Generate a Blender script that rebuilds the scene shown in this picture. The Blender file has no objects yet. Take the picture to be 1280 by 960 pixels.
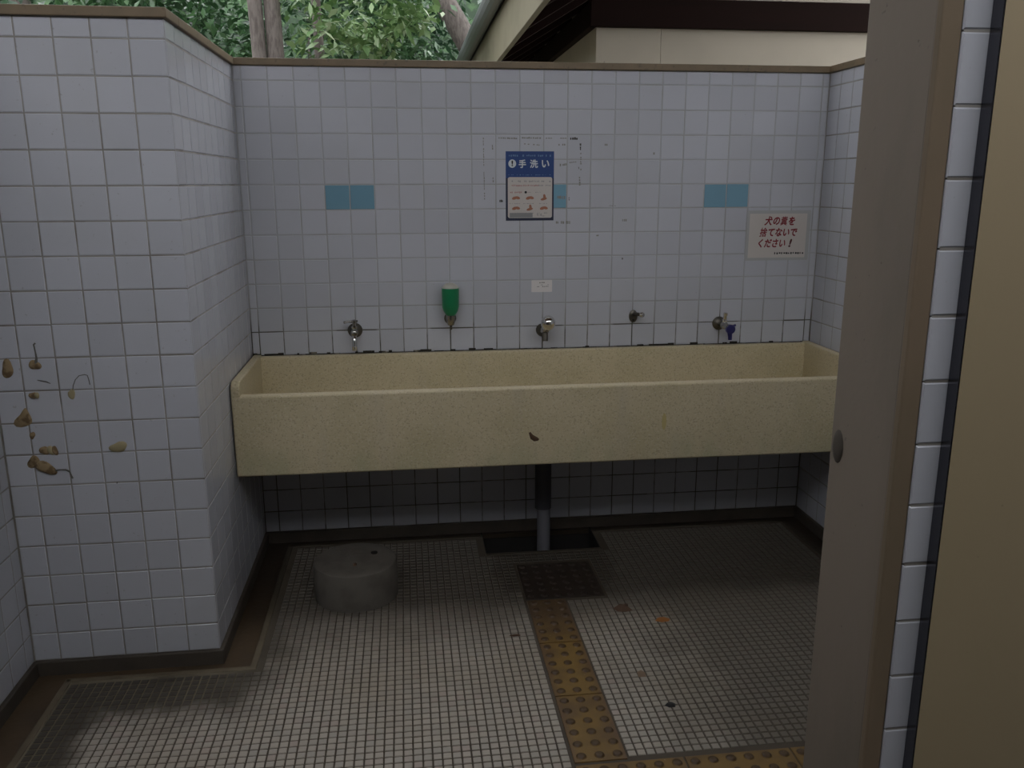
import bpy, bmesh, math, random
import numpy as np
from mathutils import Vector, Matrix

random.seed(7)
rng = np.random.default_rng(7)
scene = bpy.context.scene
COL = scene.collection
PI = math.pi

# ------------------------------------------------------------------ camera
CAM = Vector((0.647, -3.615, 1.536))
YAW, PITCH, ROLL = math.radians(7.096), math.radians(-13.307), math.radians(-0.135)
FPX = 1063.05
cam_data = bpy.data.cameras.new('camera')
cam = bpy.data.objects.new('camera', cam_data)
COL.objects.link(cam)
FWD = Vector((math.sin(YAW) * math.cos(PITCH), math.cos(YAW) * math.cos(PITCH), math.sin(PITCH)))
R0 = Vector((math.cos(YAW), -math.sin(YAW), 0))
U0 = R0.cross(FWD)
RIGHT = R0 * math.cos(ROLL) + U0 * math.sin(ROLL)
UP = U0 * math.cos(ROLL) - R0 * math.sin(ROLL)
m = Matrix((RIGHT, UP, -FWD)).transposed().to_4x4()
m.translation = CAM
cam.matrix_world = m
cam_data.sensor_fit = 'HORIZONTAL'
cam_data.sensor_width = 36.0
cam_data.lens = 36.0 * FPX / 1280.0
cam_data.clip_start = 0.05
cam_data.clip_end = 200
scene.camera = cam

# ------------------------------------------------------------------ daylight and exposure
world = bpy.data.worlds.new('overcast sky')
scene.world = world
world.use_nodes = True
bg = world.node_tree.nodes['Background']
bg.inputs['Color'].default_value = (0.96, 0.965, 1.0, 1)
bg.inputs['Strength'].default_value = 3.3
scene.view_settings.view_transform = 'Standard'
scene.view_settings.look = 'None'
scene.view_settings.gamma = 1
scene.view_settings.use_curve_mapping = False
scene.view_settings.exposure = 0.0
ROOF_Z, ROOF_BACK, ROOF_FRONT, ROOF_L, ROOF_R = 3.9, 0.10, -3.62, -2.7, 4.7  # ceiling is out of view; height and edges set to shape the daylight


def project(p):
    d = Vector(p) - CAM
    z = d.dot(FWD)
    if z < 0.05:
        return None
    return (640 + FPX * d.dot(RIGHT) / z, 480 - FPX * d.dot(UP) / z, z)


def in_view(p, pad=12):
    q = project(p)
    return q is not None and -pad < q[0] < 1280 + pad and -pad < q[1] < 960 + pad


# ------------------------------------------------------------------ node helpers
class E:
    """small wrapper: arithmetic on shader sockets"""
    def __init__(s, t, k): s.t, s.k = t, k
    def _op(s, op, *a, clamp=False):
        n = s.t.nodes.new('ShaderNodeMath'); n.operation = op; n.use_clamp = clamp
        for i, v in enumerate((s,) + a):
            if isinstance(v, E): s.t.links.new(v.k, n.inputs[i])
            else: n.inputs[i].default_value = v
        return E(s.t, n.outputs[0])
    def __add__(s, o): return s._op('ADD', o)
    def __sub__(s, o): return s._op('SUBTRACT', o)
    def __mul__(s, o): return s._op('MULTIPLY', o)
    def __neg__(s): return s._op('MULTIPLY', -1.0)
    def max(s, o): return s._op('MAXIMUM', o)
    def min(s, o): return s._op('MINIMUM', o)
    def abs(s): return s._op('ABSOLUTE')
    def floor(s): return s._op('FLOOR')
    def pingpong(s, o): return s._op('PINGPONG', o)
    def step(s, a, b):
        n = s.t.nodes.new('ShaderNodeMapRange'); n.interpolation_type = 'SMOOTHSTEP'
        s.t.links.new(s.k, n.inputs['Value'])
        n.inputs['From Min'].default_value = a; n.inputs['From Max'].default_value = b
        return E(s.t, n.outputs['Result'])


class Mat:
    def __init__(s, name, color=(.5, .5, .5), rough=.5, metal=0.0, spec=.5):
        s.m = bpy.data.materials.new(name); s.m.use_nodes = True
        s.t = s.m.node_tree; s.b = s.t.nodes['Principled BSDF']
        s.b.inputs['Base Color'].default_value = (*color, 1)
        s.b.inputs['Roughness'].default_value = rough
        s.b.inputs['Metallic'].default_value = metal
        s.b.inputs['Specular IOR Level'].default_value = spec
        s.c = s.rgb(color)
        s._pos = None
    def rgb(s, c):
        n = s.t.nodes.new('ShaderNodeRGB'); n.outputs[0].default_value = (*c, 1); return n.outputs[0]
    def pos(s):
        if s._pos is None:
            g = s.t.nodes.new('ShaderNodeNewGeometry'); s.g = g
            x = s.t.nodes.new('ShaderNodeSeparateXYZ'); s.t.links.new(g.outputs['Position'], x.inputs[0])
            s._pos = [E(s.t, x.outputs[i]) for i in range(3)]
        return s._pos
    def island(s):
        s.pos(); return E(s.t, s.g.outputs['Random Per Island'])
    def objrand(s):
        return E(s.t, s.t.nodes.new('ShaderNodeObjectInfo').outputs['Random'])
    def noise(s, scale, detail=3, rough=.5, stretch=(1, 1, 1)):
        s.pos()
        n = s.t.nodes.new('ShaderNodeTexNoise')
        n.inputs['Scale'].default_value = scale; n.inputs['Detail'].default_value = detail
        n.inputs['Roughness'].default_value = rough
        mp = s.t.nodes.new('ShaderNodeMapping'); mp.inputs['Scale'].default_value = stretch
        s.t.links.new(s.g.outputs['Position'], mp.inputs[0]); s.t.links.new(mp.outputs[0], n.inputs['Vector'])
        return E(s.t, n.outputs['Fac'])
    def voronoi(s, scale):
        s.pos()
        n = s.t.nodes.new('ShaderNodeTexVoronoi'); n.inputs['Scale'].default_value = scale
        s.t.links.new(s.g.outputs['Position'], n.inputs['Vector'])
        return E(s.t, n.outputs['Distance']), n.outputs['Color']
    def mix(s, fac, color):
        n = s.t.nodes.new('ShaderNodeMix'); n.data_type = 'RGBA'
        if isinstance(fac, E): s.t.links.new(fac.k, n.inputs[0])
        else: n.inputs[0].default_value = fac
        s.t.links.new(s.c, n.inputs[6])
        if isinstance(color, tuple): n.inputs[7].default_value = (*color, 1)
        else: s.t.links.new(color, n.inputs[7])
        s.c = n.outputs[2]
        return s
    def scale_by(s, e):
        """multiply the colour by a factor"""
        n = s.t.nodes.new('ShaderNodeVectorMath'); n.operation = 'SCALE'
        s.t.links.new(s.c, n.inputs[0]); s.t.links.new(e.k, n.inputs['Scale'])
        s.c = n.outputs[0]
        return s
    def bump(s, h, dist=.002, strength=.5):
        n = s.t.nodes.new('ShaderNodeBump'); n.inputs['Distance'].default_value = dist
        n.inputs['Strength'].default_value = strength
        s.t.links.new(h.k, n.inputs['Height']); s.t.links.new(n.outputs[0], s.b.inputs['Normal'])
        return s
    def done(s):
        s.t.links.new(s.c, s.b.inputs['Base Color']); return s.m


def make_tile_mat(name, color, rough=.14):
    q = Mat(name, color, rough)
    q.scale_by(q.objrand() * .10 + .95)
    n = q.noise(3.5, 4)
    q.mix(n.step(.45, .8) * .22, tuple(c * .82 for c in (color[0] * 1.02, color[1], color[2] * .9)))
    q.mix(q.noise(90, 2).step(.70, .78) * .35, (.25, .24, .2))
    q.bump(q.noise(14, 2), .003, .12)
    return q.done()


TILE = make_tile_mat('glazed tile pale blue grey', (.53, .545, .59))
TILE_BLUE = make_tile_mat('glazed tile light blue', (.20, .38, .49))

q = Mat('grout pale with mould', (.43, .44, .45), .85)
x, y, z = q.pos()
q.mix(q.noise(4, 3).step(.4, .7) * .5, (.30, .29, .25))
near_tap = ((x - .431).pingpong(.2)).step(.12, .02)
low = z.step(.99, .935)
mould = (q.noise(25, 3) * .8 + near_tap * .75 + z.step(1.02, .83) * .25).step(.50, .82) * low
q.mix(mould, (.018, .017, .012))
q.mix(z.step(1.1, .95) * .5, (.2, .19, .16))
GROUT_BACK = q.done()
q = Mat('grout brown', (.33, .315, .285), .85)
x, y, z = q.pos()
q.mix(q.noise(7, 3).step(.4, .7) * .6, (.12, .1, .075))
q.mix(z.step(1.6, 2.0) * .5, (.36, .35, .33))
GROUT = q.done()

q = Mat('brown sealed coping', (.20, .145, .085), .55)
q.mix(q.noise(9, 4).step(.35, .7) * .55, (.13, .105, .06))
q.mix(q.noise(60, 2).step(.62, .7) * .5, (.08, .07, .05))
COPING = q.done()

q = Mat('cream terrazzo', (.63, .545, .355), .5)
d, c = q.voronoi(230)
q.mix(q.noise(5, 4).step(.4, .75) * .45, (.48, .42, .24))
sp = E(q.t, q.t.nodes.new('ShaderNodeSeparateColor').outputs[0])
q.t.links.new(c, sp.k.node.inputs[0])
q.mix((sp.step(.86, .9)) * .45, (.34, .27, .17))
q.mix((sp.step(.12, .08)) * .35, (.74, .69, .54))
d2, c2 = q.voronoi(85)
q.mix(d2.step(.13, .08) * .75 * 1.0 if False else d2.step(.12, .07) * .5, (.12, .09, .05))
x, y, z = q.pos()
q.mix(z.step(.62, .50) * q.noise(11, 3, stretch=(1, 1, .3)).step(.4, .75) * .55, (.44, .44, .27))
q.mix(q.noise(3, 4, stretch=(3, 1, .5)).step(.55, .8) * .35, (.53, .48, .38))
q.bump(q.noise(120, 2), .001, .25)
TERRAZZO = q.done()

q = Mat('mosaic grout dark', (.085, .07, .05), .8)
x, y, z = q.pos()
pale = (y.step(-1.32, -1.15) * x.step(.2, -.1)).max(x.step(-.30, -.42))
q.mix(pale * .9, (.21, .18, .125))
q.mix(q.noise(8, 3).step(.45, .7) * .5, (.05, .04, .03))
FLOOR_GROUT = q.done()

q = Mat('mosaic tile off white stained and shaded', (.46, .415, .35), .42)
x, y, z = q.pos()
PM = .0267
wn = q.t.nodes.new('ShaderNodeTexWhiteNoise'); wn.noise_dimensions = '2D'
cb = q.t.nodes.new('ShaderNodeCombineXYZ')
q.t.links.new((((x - 1.0545) * (1 / PM)).floor()).k, cb.inputs[0]); q.t.links.new(((y * (1 / PM)).floor()).k, cb.inputs[1])
q.t.links.new(cb.outputs[0], wn.inputs['Vector'])
cell = E(q.t, wn.outputs['Value'])
q.mix(cell.step(.1, 1.0) * .6, (.36, .34, .30))
q.mix(cell.step(.9, .98) * .5, (.46, .36, .31))
q.mix(q.noise(2.2, 4).step(.42, .7) * .5, (.33, .28, .21))
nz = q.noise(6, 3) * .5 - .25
pit = (((x - 1.2).abs() + nz * .5).step(.42, .2) * (y + nz * .5).step(-.85, -.6))  # shade near the pit painted into the tile colour, with some grime
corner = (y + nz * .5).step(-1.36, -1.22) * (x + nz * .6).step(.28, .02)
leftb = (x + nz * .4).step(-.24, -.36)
back = ((y + nz * .6).step(-1.15, -.6) * .85).max((x + nz * .9).step(1.2, 1.7) * .72)  # trough shade painted dark toward the back; right side darkened too
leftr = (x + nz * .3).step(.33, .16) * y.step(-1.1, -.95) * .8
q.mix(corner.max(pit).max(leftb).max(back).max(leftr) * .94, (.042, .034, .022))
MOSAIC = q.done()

q = Mat('tactile paving mustard', (.225, .135, .033), .45)
x, y, z = q.pos()
q.mix(q.noise(9, 4).step(.38, .68) * .75, (.12, .07, .03))
q.mix((x - 1.137).abs().step(.052, .072) * .6 * y.step(-1.66, -1.64), (.13, .075, .045))
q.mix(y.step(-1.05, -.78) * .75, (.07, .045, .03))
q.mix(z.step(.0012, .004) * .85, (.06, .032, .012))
q.mix(q.noise(150, 2).step(.7, .76) * .35, (.5, .42, .28))
TACTILE = q.done()
q = Mat('tactile paving dark brown', (.035, .023, .016), .75)
q.mix(q.noise(12, 4).step(.4, .7) * .6, (.022, .016, .011))
TACTILE_DARK = q.done()

q = Mat('gutter mortar wet brown', (.10, .066, .036), .5)
q.mix(q.noise(6, 4).step(.35, .7) * .6, (.06, .045, .03))
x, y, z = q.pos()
q.mix(y.step(-.9, -.35) * .8, (.02, .015, .01))  # shade under the trough painted into the mortar toward the back
q.bump(q.noise(40, 3), .003, .4)
GUTTER = q.done()
q = Mat('rim mortar', (.16, .13, .085), .75)
q.mix(q.noise(9, 4).step(.4, .7) * .6, (.085, .065, .04))
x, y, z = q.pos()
q.mix(y.step(-.9, -.4) * .8, (.03, .025, .018))  # rim colour carries the trough's shade, painted darker toward the back
RIM = q.done()
q = Mat('skirting mortar', (.075, .062, .048), .7)
q.mix(q.noise(13, 4).step(.4, .65) * .8, (.06, .05, .04))
SKIRT = q.done()

q = Mat('jamb cement render', (.24, .197, .155), .75)
q.mix(q.noise(2.5, 5, .6, (1, 1, .35)).step(.4, .68) * .6, (.16, .14, .105))
q.mix(q.noise(14, 4).step(.5, .75) * .3, (.225, .185, .16))
q.mix(q.noise(70, 2).step(.72, .78) * .5, (.1, .08, .06))
q.bump(q.noise(50, 4), .002, .25)
JAMB = q.done()
q = Mat('jamb arris brown', (.215, .16, .105), .75)  # same mortar as the jamb; tone of its front facing put into the colour
q.mix(q.noise(8, 4, .5, (1, 1, .3)).step(.4, .7) * .5, (.16, .125, .075))
ARRIS = q.done()
q = Mat('beige board paint', (.42, .34, .215), .5)
q.mix(q.noise(2.5, 4, .5, (1, 1, .4)).step(.4, .7) * .4, (.38, .31, .185))
q.mix(q.noise(60, 2).step(.74, .8) * .5, (.2, .16, .1))
q.bump(q.noise(90, 3), .001, .2)
BOARD = q.done()
DARK_METAL = Mat('dark aluminium edge', (.10, .10, .115), .22, .85).m

q = Mat('grey concrete', (.14, .127, .108), .85)
q.mix(q.noise(14, 5).step(.4, .7) * .6, (.09, .08, .066))
q.mix(q.noise(6, 4).step(.5, .75) * .5, (.11, .085, .068))
q.bump(q.noise(90, 3), .002, .4)
CONCRETE = q.done()

def metal(name, col, rough):
    q = Mat(name, col, rough, 1.0)
    q.mix(q.noise(60, 3).step(.5, .75) * .6, tuple(c * .45 for c in col))
    return q.done()
CHROME = Mat('polished chrome', (.72, .71, .69), .08, 1.0).m
STEEL = metal('dulled chrome', (.46, .45, .42), .25)
GRIME_METAL = metal('tarnished brass flange', (.15, .14, .12), .45)
GREEN_PLASTIC = Mat('green soap', (.012, .21, .085), .3).m
CLEAR_PLASTIC = Mat('clear cap plastic', (.50, .49, .42), .35).m
BLUE_PLASTIC = Mat('dark blue plastic', (.022, .022, .12), .4).m
PVC = Mat('grey pvc pipe', (.05, .05, .058), .5).m
PVC_PALE = Mat('grey pvc coupling', (.17, .17, .19), .5).m
BLACK = Mat('black ink', (.012, .012, .012), .6).m
PIT = Mat('drain pit black', (.012, .011, .01), .8).m
PAPER = Mat('paper white', (.58, .54, .50), .5).m
FILM = Mat('laminate film', (.45, .455, .45), .25).m
POSTER_BLUE = Mat('poster blue', (.02, .06, .21), .4).m
POSTER_NAVY = Mat('poster navy border', (.025, .03, .06), .4).m
INK_WHITE = Mat('poster white ink', (.62, .66, .68), .5).m
INK_PALE = Mat('poster pale blue print', (.13, .22, .38), .5).m
INK_RED = Mat('sign red ink', (.20, .006, .012), .5).m
INK_PINK = Mat('poster faded red print', (.42, .22, .2), .5).m
INK_GREY = Mat('poster grey print', (.30, .29, .29), .5).m
INK_BLOCK = Mat('poster grey block', (.27, .27, .27), .5).m
INK_SKIN = Mat('poster orange brown drawing', (.36, .15, .085), .5).m
TAPE = Mat('old tape grime', (.26, .255, .23), .8).m
TAPE_DARK = Mat('old tape grime dark', (.05, .045, .035), .8).m
q = Mat('dried mud', (.30, .22, .12), .9)
q.mix(q.noise(55, 3).step(.42, .62) * .8, (.12, .075, .035))
MUD = q.done()
MUD_PALE = Mat('dried mud pale', (.36, .31, .18), .9).m
STREAK = Mat('grey streak', (.13, .125, .11), .9).m

q = Mat('painted cream wall outside', (.62, .56, .45), .7)
q.mix(q.noise(3, 4).step(.4, .7) * .3, (.5, .45, .36))
q.mix(q.noise(25, 3, .5, (1, 1, .4)).step(.68, .75) * .6, (.2, .17, .13))
CREAM = q.done()
q = Mat('dark brown timber', (.020, .009, .007), .85, 0, .15)
q.mix(q.noise(5, 4, .5, (.3, 1, 4)).step(.4, .7) * .5, (.014, .008, .006))
TIMBER = q.done()
SOFFIT = Mat('soffit timber', (.02, .016, .013), .85, 0, .15).m
q = Mat('fascia board', (.26, .235, .165), .6)
q.mix(q.noise(4, 4).step(.4, .7) * .5, (.17, .16, .11))
FASCIA = q.done()
GUTTER_PIPE = Mat('rain gutter grey', (.20, .215, .22), .4).m
q = Mat('ceiling boards', (.16, .095, .055), .6)
q.mix(q.noise(4, 4, .5, (6, .5, 1)).step(.4, .7) * .6, (.1, .06, .035))
CEIL = q.done()
LIGHT_SCREEN = Mat('unseen light screen grey', (.11, .10, .09), .8).m  # dark so the added unseen walls bounce little light
q = Mat('bark', (.155, .135, .12), .9)
q.mix(q.noise(22, 4, .6, (2, 2, .5)).step(.4, .65) * .7, (.07, .058, .05))
q.bump(q.noise(40, 4, .6, (2, 2, .4)), .01, .6)
BARK = q.done()
q = Mat('earth', (.10, .085, .06), .95)
q.mix(q.noise(2, 4).step(.4, .7) * .6, (.06, .065, .03))
EARTH = q.done()
q = Mat('paving concrete', (.06, .057, .05), .85)  # unseen paving, darkened to cut light bounced under the trough
q.mix(q.noise(2, 4).step(.4, .7) * .4, (.045, .042, .036))
PAVING = q.done()


def leaf_mat(name, a, b, c, rough=.28):
    q = Mat(name, a, rough, 0, .8)
    r = q.island()
    q.mix(r.step(.2, .75), b)
    q.mix(r.step(.8, .97), c)
    m = q.done()
    t = m.node_tree
    tr = t.nodes.new('ShaderNodeBsdfTranslucent'); t.links.new(q.c, tr.inputs[0])
    mx = t.nodes.new('ShaderNodeMixShader'); mx.inputs[0].default_value = .25
    out = [n for n in t.nodes if n.type == 'OUTPUT_MATERIAL'][0]
    t.links.new(q.b.outputs[0], mx.inputs[1]); t.links.new(tr.outputs[0], mx.inputs[2])
    t.links.new(mx.outputs[0], out.inputs[0])
    return m
LEAF_DARK = leaf_mat('leaf dark green', (.022, .06, .028), (.04, .10, .045), (.09, .17, .08))
LEAF_MID = leaf_mat('leaf mid green', (.035, .09, .035), (.08, .18, .07), (.17, .29, .15))
LEAF_BRIGHT = leaf_mat('leaf bright green', (.10, .20, .06), (.26, .40, .17), (.45, .55, .34), .4)
q = Mat('dry leaf brown', (.10, .055, .03), .7); DRY = q.m
ORANGE_LEAF = Mat('orange leaf', (.36, .13, .02), .6).m


# ------------------------------------------------------------------ mesh helpers
class MB:
    def __init__(s): s.v, s.f = [], []
    def add(s, vs, fs):
        o = len(s.v); s.v += [tuple(p) for p in vs]; s.f += [tuple(i + o for i in f) for f in fs]; return s
    def box(s, x0, x1, y0, y1, z0, z1):
        return s.add([(x0, y0, z0), (x1, y0, z0), (x1, y1, z0), (x0, y1, z0), (x0, y0, z1), (x1, y0, z1), (x1, y1, z1), (x0, y1, z1)],
                     [(0, 3, 2, 1), (4, 5, 6, 7), (0, 1, 5, 4), (1, 2, 6, 5), (2, 3, 7, 6), (3, 0, 4, 7)])
    def prism(s, poly, z0, z1):
        n = len(poly)
        return s.add([(a, b, z0) for a, b in poly] + [(a, b, z1) for a, b in poly],
                     [tuple(range(n - 1, -1, -1)), tuple(range(n, 2 * n))] + [(i, (i + 1) % n, n + (i + 1) % n, n + i) for i in range(n)])
    def tube(s, pts, rad, n=12, cap=True):
        pts = [Vector(p) for p in pts]
        if not hasattr(rad, '__len__'): rad = [rad] * len(pts)
        rings = []; ref = None
        for i, p in enumerate(pts):
            d = (pts[min(i + 1, len(pts) - 1)] - pts[max(i - 1, 0)]).normalized()
            if ref is None:
                ref = Vector((0, 0, 1)) if abs(d.z) < .9 else Vector((1, 0, 0))
            a = d.cross(ref).normalized(); b = a.cross(d).normalized(); ref = b
            rings.append([p + (a * math.cos(2 * PI * k / n) + b * math.sin(2 * PI * k / n)) * rad[i] for k in range(n)])
        vs = [v for r in rings for v in r]
        fs = []
        for i in range(len(pts) - 1):
            for k in range(n):
                fs.append((i * n + k, i * n + (k + 1) % n, (i + 1) * n + (k + 1) % n, (i + 1) * n + k))
        if cap:
            fs.append(tuple(range(n - 1, -1, -1))); fs.append(tuple((len(pts) - 1) * n + k for k in range(n)))
        return s.add(vs, fs)
    def lathe(s, org, axis, prof, n=24):
        """profile of (distance along axis, radius)"""
        axis = Vector(axis).normalized(); org = Vector(org)
        ref = Vector((0, 0, 1)) if abs(axis.z) < .9 else Vector((1, 0, 0))
        a = axis.cross(ref).normalized(); b = axis.cross(a).normalized()
        vs = []; fs = []
        for (h, r) in prof:
            for k in range(n):
                vs.append(org + axis * h + (a * math.cos(2 * PI * k / n) + b * math.sin(2 * PI * k / n)) * max(r, 1e-4))
        for i in range(len(prof) - 1):
            for k in range(n):
                fs.append((i * n + k, i * n + (k + 1) % n, (i + 1) * n + (k + 1) % n, (i + 1) * n + k))
        fs.append(tuple(range(n - 1, -1, -1))); fs.append(tuple((len(prof) - 1) * n + k for k in range(n)))
        return s.add(vs, fs)
    def mesh(s, name, mat, smooth=False):
        me = bpy.data.meshes.new(name)
        me.from_pydata(s.v, [], s.f)
        bm = bmesh.new(); bm.from_mesh(me); bmesh.ops.recalc_face_normals(bm, faces=bm.faces); bm.to_mesh(me); bm.free()
        if mat: me.materials.append(mat)
        if smooth:
            me.polygons.foreach_set('use_smooth', [True] * len(me.polygons))
            me.set_sharp_from_angle(angle=math.radians(40))
        me.update()
        return me
    def obj(s, name, mat, parent=None, smooth=False, bevel=0, seg=2):
        o = link(name, s.mesh(name, mat, smooth), parent)
        if bevel:
            b = o.modifiers.new('bevel', 'BEVEL'); b.width = bevel; b.segments = seg; b.limit_method = 'ANGLE'
        return o


def link(name, data, parent=None):
    o = bpy.data.objects.new(name, data); COL.objects.link(o)
    if parent: o.parent = parent
    return o
def empty(name, loc, rz=0):
    o = link(name, None); o.location = loc; o.rotation_euler = (0, 0, rz); o.empty_display_size = .05
    return o
def tag(o, label, cat, group=None):
    o['label'] = label; o['category'] = cat
    if group: o['group'] = group
    return o
def struct(o):
    o['kind'] = 'structure'; return o
def fix_parent(child, parent):
    """child mesh was built in world coordinates: keep it there under an Empty that stands elsewhere"""
    child.parent = parent
    child.matrix_parent_inverse = (Matrix.Translation(parent.location) @ parent.rotation_euler.to_matrix().to_4x4()).inverted()
    return child


# ------------------------------------------------------------------ wall tiles
_tile_cache = {}
def tile_geo(w, h, d=.004, c=.0028):
    a, b = w / 2, h / 2
    vs = []
    for (yy, k) in ((d, 0), (c * .8, 0), (0, c)):
        for sx, sz in ((-1, -1), (1, -1), (1, 1), (-1, 1)):
            vs.append((sx * (a - k), yy, sz * (b - k)))
    fs = [(8, 9, 10, 11)]
    for r in (0, 4):
        for i in range(4):
            j = (i + 1) % 4
            fs.append((r + i, r + j, r + 4 + j, r + 4 + i))
    return vs, fs
def tile_mesh(w, h, mat):
    key = (round(w, 4), round(h, 4), mat.name)
    if key not in _tile_cache:
        vs, fs = tile_geo(w, h)
        me = bpy.data.meshes.new('tile'); me.from_pydata(vs, [], fs); me.materials.append(mat); me.update()
        _tile_cache[key] = me
    return _tile_cache[key]


def tile_wall(parent, origin, rz, cols, rows, mat=TILE, skip=None, blue=None, gap=.0028, limit=300):
    """cols: boundaries along the wall, rows: boundaries in height; face looks to local -Y"""
    cr, sr = math.cos(rz), math.sin(rz)
    items = []
    for i in range(len(cols) - 1):
        for j in range(len(rows) - 1):
            a0, a1, z0, z1 = cols[i], cols[i + 1], rows[j], rows[j + 1]
            w, h = a1 - a0 - gap, z1 - z0 - gap
            if w < .004 or h < .004: continue
            am, zm = (a0 + a1) / 2, (z0 + z1) / 2
            if skip and skip(am, zm): continue
            p = Vector((origin[0] + am * cr, origin[1] + am * sr, zm))
            q = project(p)
            vis = in_view(p, 40)
            area = w * h / q[2] ** 2 if (q and vis) else 0
            jit = (random.uniform(-.0004, .0004), random.uniform(-.0006, .0006), random.uniform(-.004, .004), random.uniform(-.0045, .0045))
            items.append((area, p, w, h, bool(blue and blue(am, zm)), jit))
    items.sort(key=lambda t: -t[0])
    rest = MB()
    for n, (area, p, w, h, isb, jit) in enumerate(items):
        if (n < limit and area > 0) or isb:
            o = link('tile', tile_mesh(w, h, TILE_BLUE if isb else mat), parent)
            o.location = p + Vector((0, 0, jit[1]))
            o.rotation_euler = (jit[2], 0, rz + jit[3])
            if isb: o['label'] = 'light blue glazed accent tile'
        else:
            vs, fs = tile_geo(w, h)
            rest.add([(p.x + v[0] * cr - v[1] * sr, p.y + v[0] * sr + v[1] * cr, p.z + v[2]) for v in vs], fs)
    if rest.v:
        o = rest.obj('tile_field', mat, parent); o['kind'] = 'stuff'


def rows_from(zlow, ztop, base=1.93):
    ks = [base - .1 * k for k in range(-2, 22)]
    r = [zlow] + sorted(k for k in ks if zlow + .005 < k < ztop - .005) + [ztop]
    return r
ROWS = rows_from(.035, 1.985)
TG = .0026    # grout plane behind the tile faces

# back wall
W = 2.46
wall_back = struct(MB().box(-.12, 2.58, TG - .001, .15, -.16, 1.986).obj('wall_back', GROUT_BACK))
cols_up = [0] + [.031 + .1 * k for k in range(25)] + [W]
rows_up = [r for r in ROWS if r > .82]
tile_wall(wall_back, (0, 0), 0, cols_up, rows_up,
          blue=lambda a, zz: 1.43 < zz < 1.53 and any(abs(a - (.031 + .1 * k + .05)) < .02 for k in (3, 4, 11, 12, 19, 20)))
cols_lo = [0] + [.06 + .1 * k for k in range(25)]
tile_wall(wall_back, (0, 0), 0, cols_lo, [.035, .13, .23, .33, .43], limit=0)

# left block: return wall (faces +X), front face (faces -Y), far-left wall (faces +X)
D = .973
wall_left = struct(MB().box(-.70, -TG + .001, -D + TG - .001, -D + .12, -.16, 1.986).obj('wall_left', GROUT))
tile_wall(wall_left, (0, -D), 0, [-.58] + [-.5, -.4, -.3, -.2, -.1] + [0], ROWS, gap=.0023)
wall_return = struct(MB().box(-.12, -TG + .001, -D + .12, TG - .001, -.16, 1.986).obj('wall_left_return', GROUT))
tile_wall(wall_return, (0, -D), PI / 2, [0.004] + [.1 * k for k in range(1, 10)] + [D - .002], ROWS,
          skip=lambda a, zz: a > .47 and .5 < zz < .82)
FL = -.58
wall_far = struct(MB().box(-.70, FL - TG + .001, -2.45, -D + TG - .001, -.16, 1.986).obj('wall_far_left', GROUT))
tile_wall(wall_far, (FL, -2.45), PI / 2, [.1 * k + (-2.45 + D + 1.5) - .0 if k else 0 for k in range(0, 15)] + [2.45 - D - .003], ROWS)
# right wall (faces -X)
wall_right = struct(MB().box(W + TG - .001, 2.58, -2.245, TG - .001, -.16, 1.986).obj('wall_right', GROUT))
tile_wall(wall_right, (W, 0), -PI / 2, [.003] + [.1 * k for k in range(1, 23)] + [2.24], ROWS,
          skip=lambda a, zz: a < .5 and .5 < zz < .80)
# front right wall with its cement jamb
YP = -2.445
wall_fr = struct(MB().box(1.425, 2.58, YP + TG - .001, -2.245, -.16, 1.986).obj('wall_front_right', GROUT))
tile_wall(wall_fr, (0, YP), 0, [1.421, 1.521, 1.621], rows_from(.035, 1.985, 1.94))
jb = MB().prism([(1.398, -2.432), (1.424, -2.432), (1.424, -2.245), (1.43, -2.237), (1.398, -2.237), (1.391, -2.244), (1.391, -2.43)], -.03, 1.986).obj('render', JAMB, wall_fr, bevel=.003)
ar = MB().prism([(1.389, -2.4465), (1.420, -2.4465), (1.4205, -2.431), (1.389, -2.431)], -.03, 1.986).obj('arris_strip', ARRIS, wall_fr, bevel=.003)
ar['label'] = 'mortar strip along the edge, coloured darker for its facing'
cr_ = MB().lathe((1.3905, -2.27, 1.085), (-1, 0, 0), [(0, .018), (.002, .016), (.003, .01)], 14)
cr_.v = [(a, b, 1.085 + (c - 1.085) * 1.7) for a, b, c in cr_.v]
o = cr_.obj('mortar_patch', SKIRT, wall_fr, True); o['label'] = 'dark oval patch on the jamb edge'

# copings
def coping(n, x0, x1, y0, y1):
    return struct(MB().box(x0, x1, y0, y1, 1.985, 2.012).obj('trim_%d' % n, COPING, bevel=.003))
coping(1, -.125, 2.59, -.012, .162)
coping(2, -.71, .010, -D - .012, -D + .13)
coping(3, -.132, .010, -D + .13, -.012)
coping(4, -.71, FL + .010, -2.46, -D - .012)
coping(5, W - .010, 2.592, -2.24, -.012)
coping(6, 1.384, 2.592, -2.455, -2.235)

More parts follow.
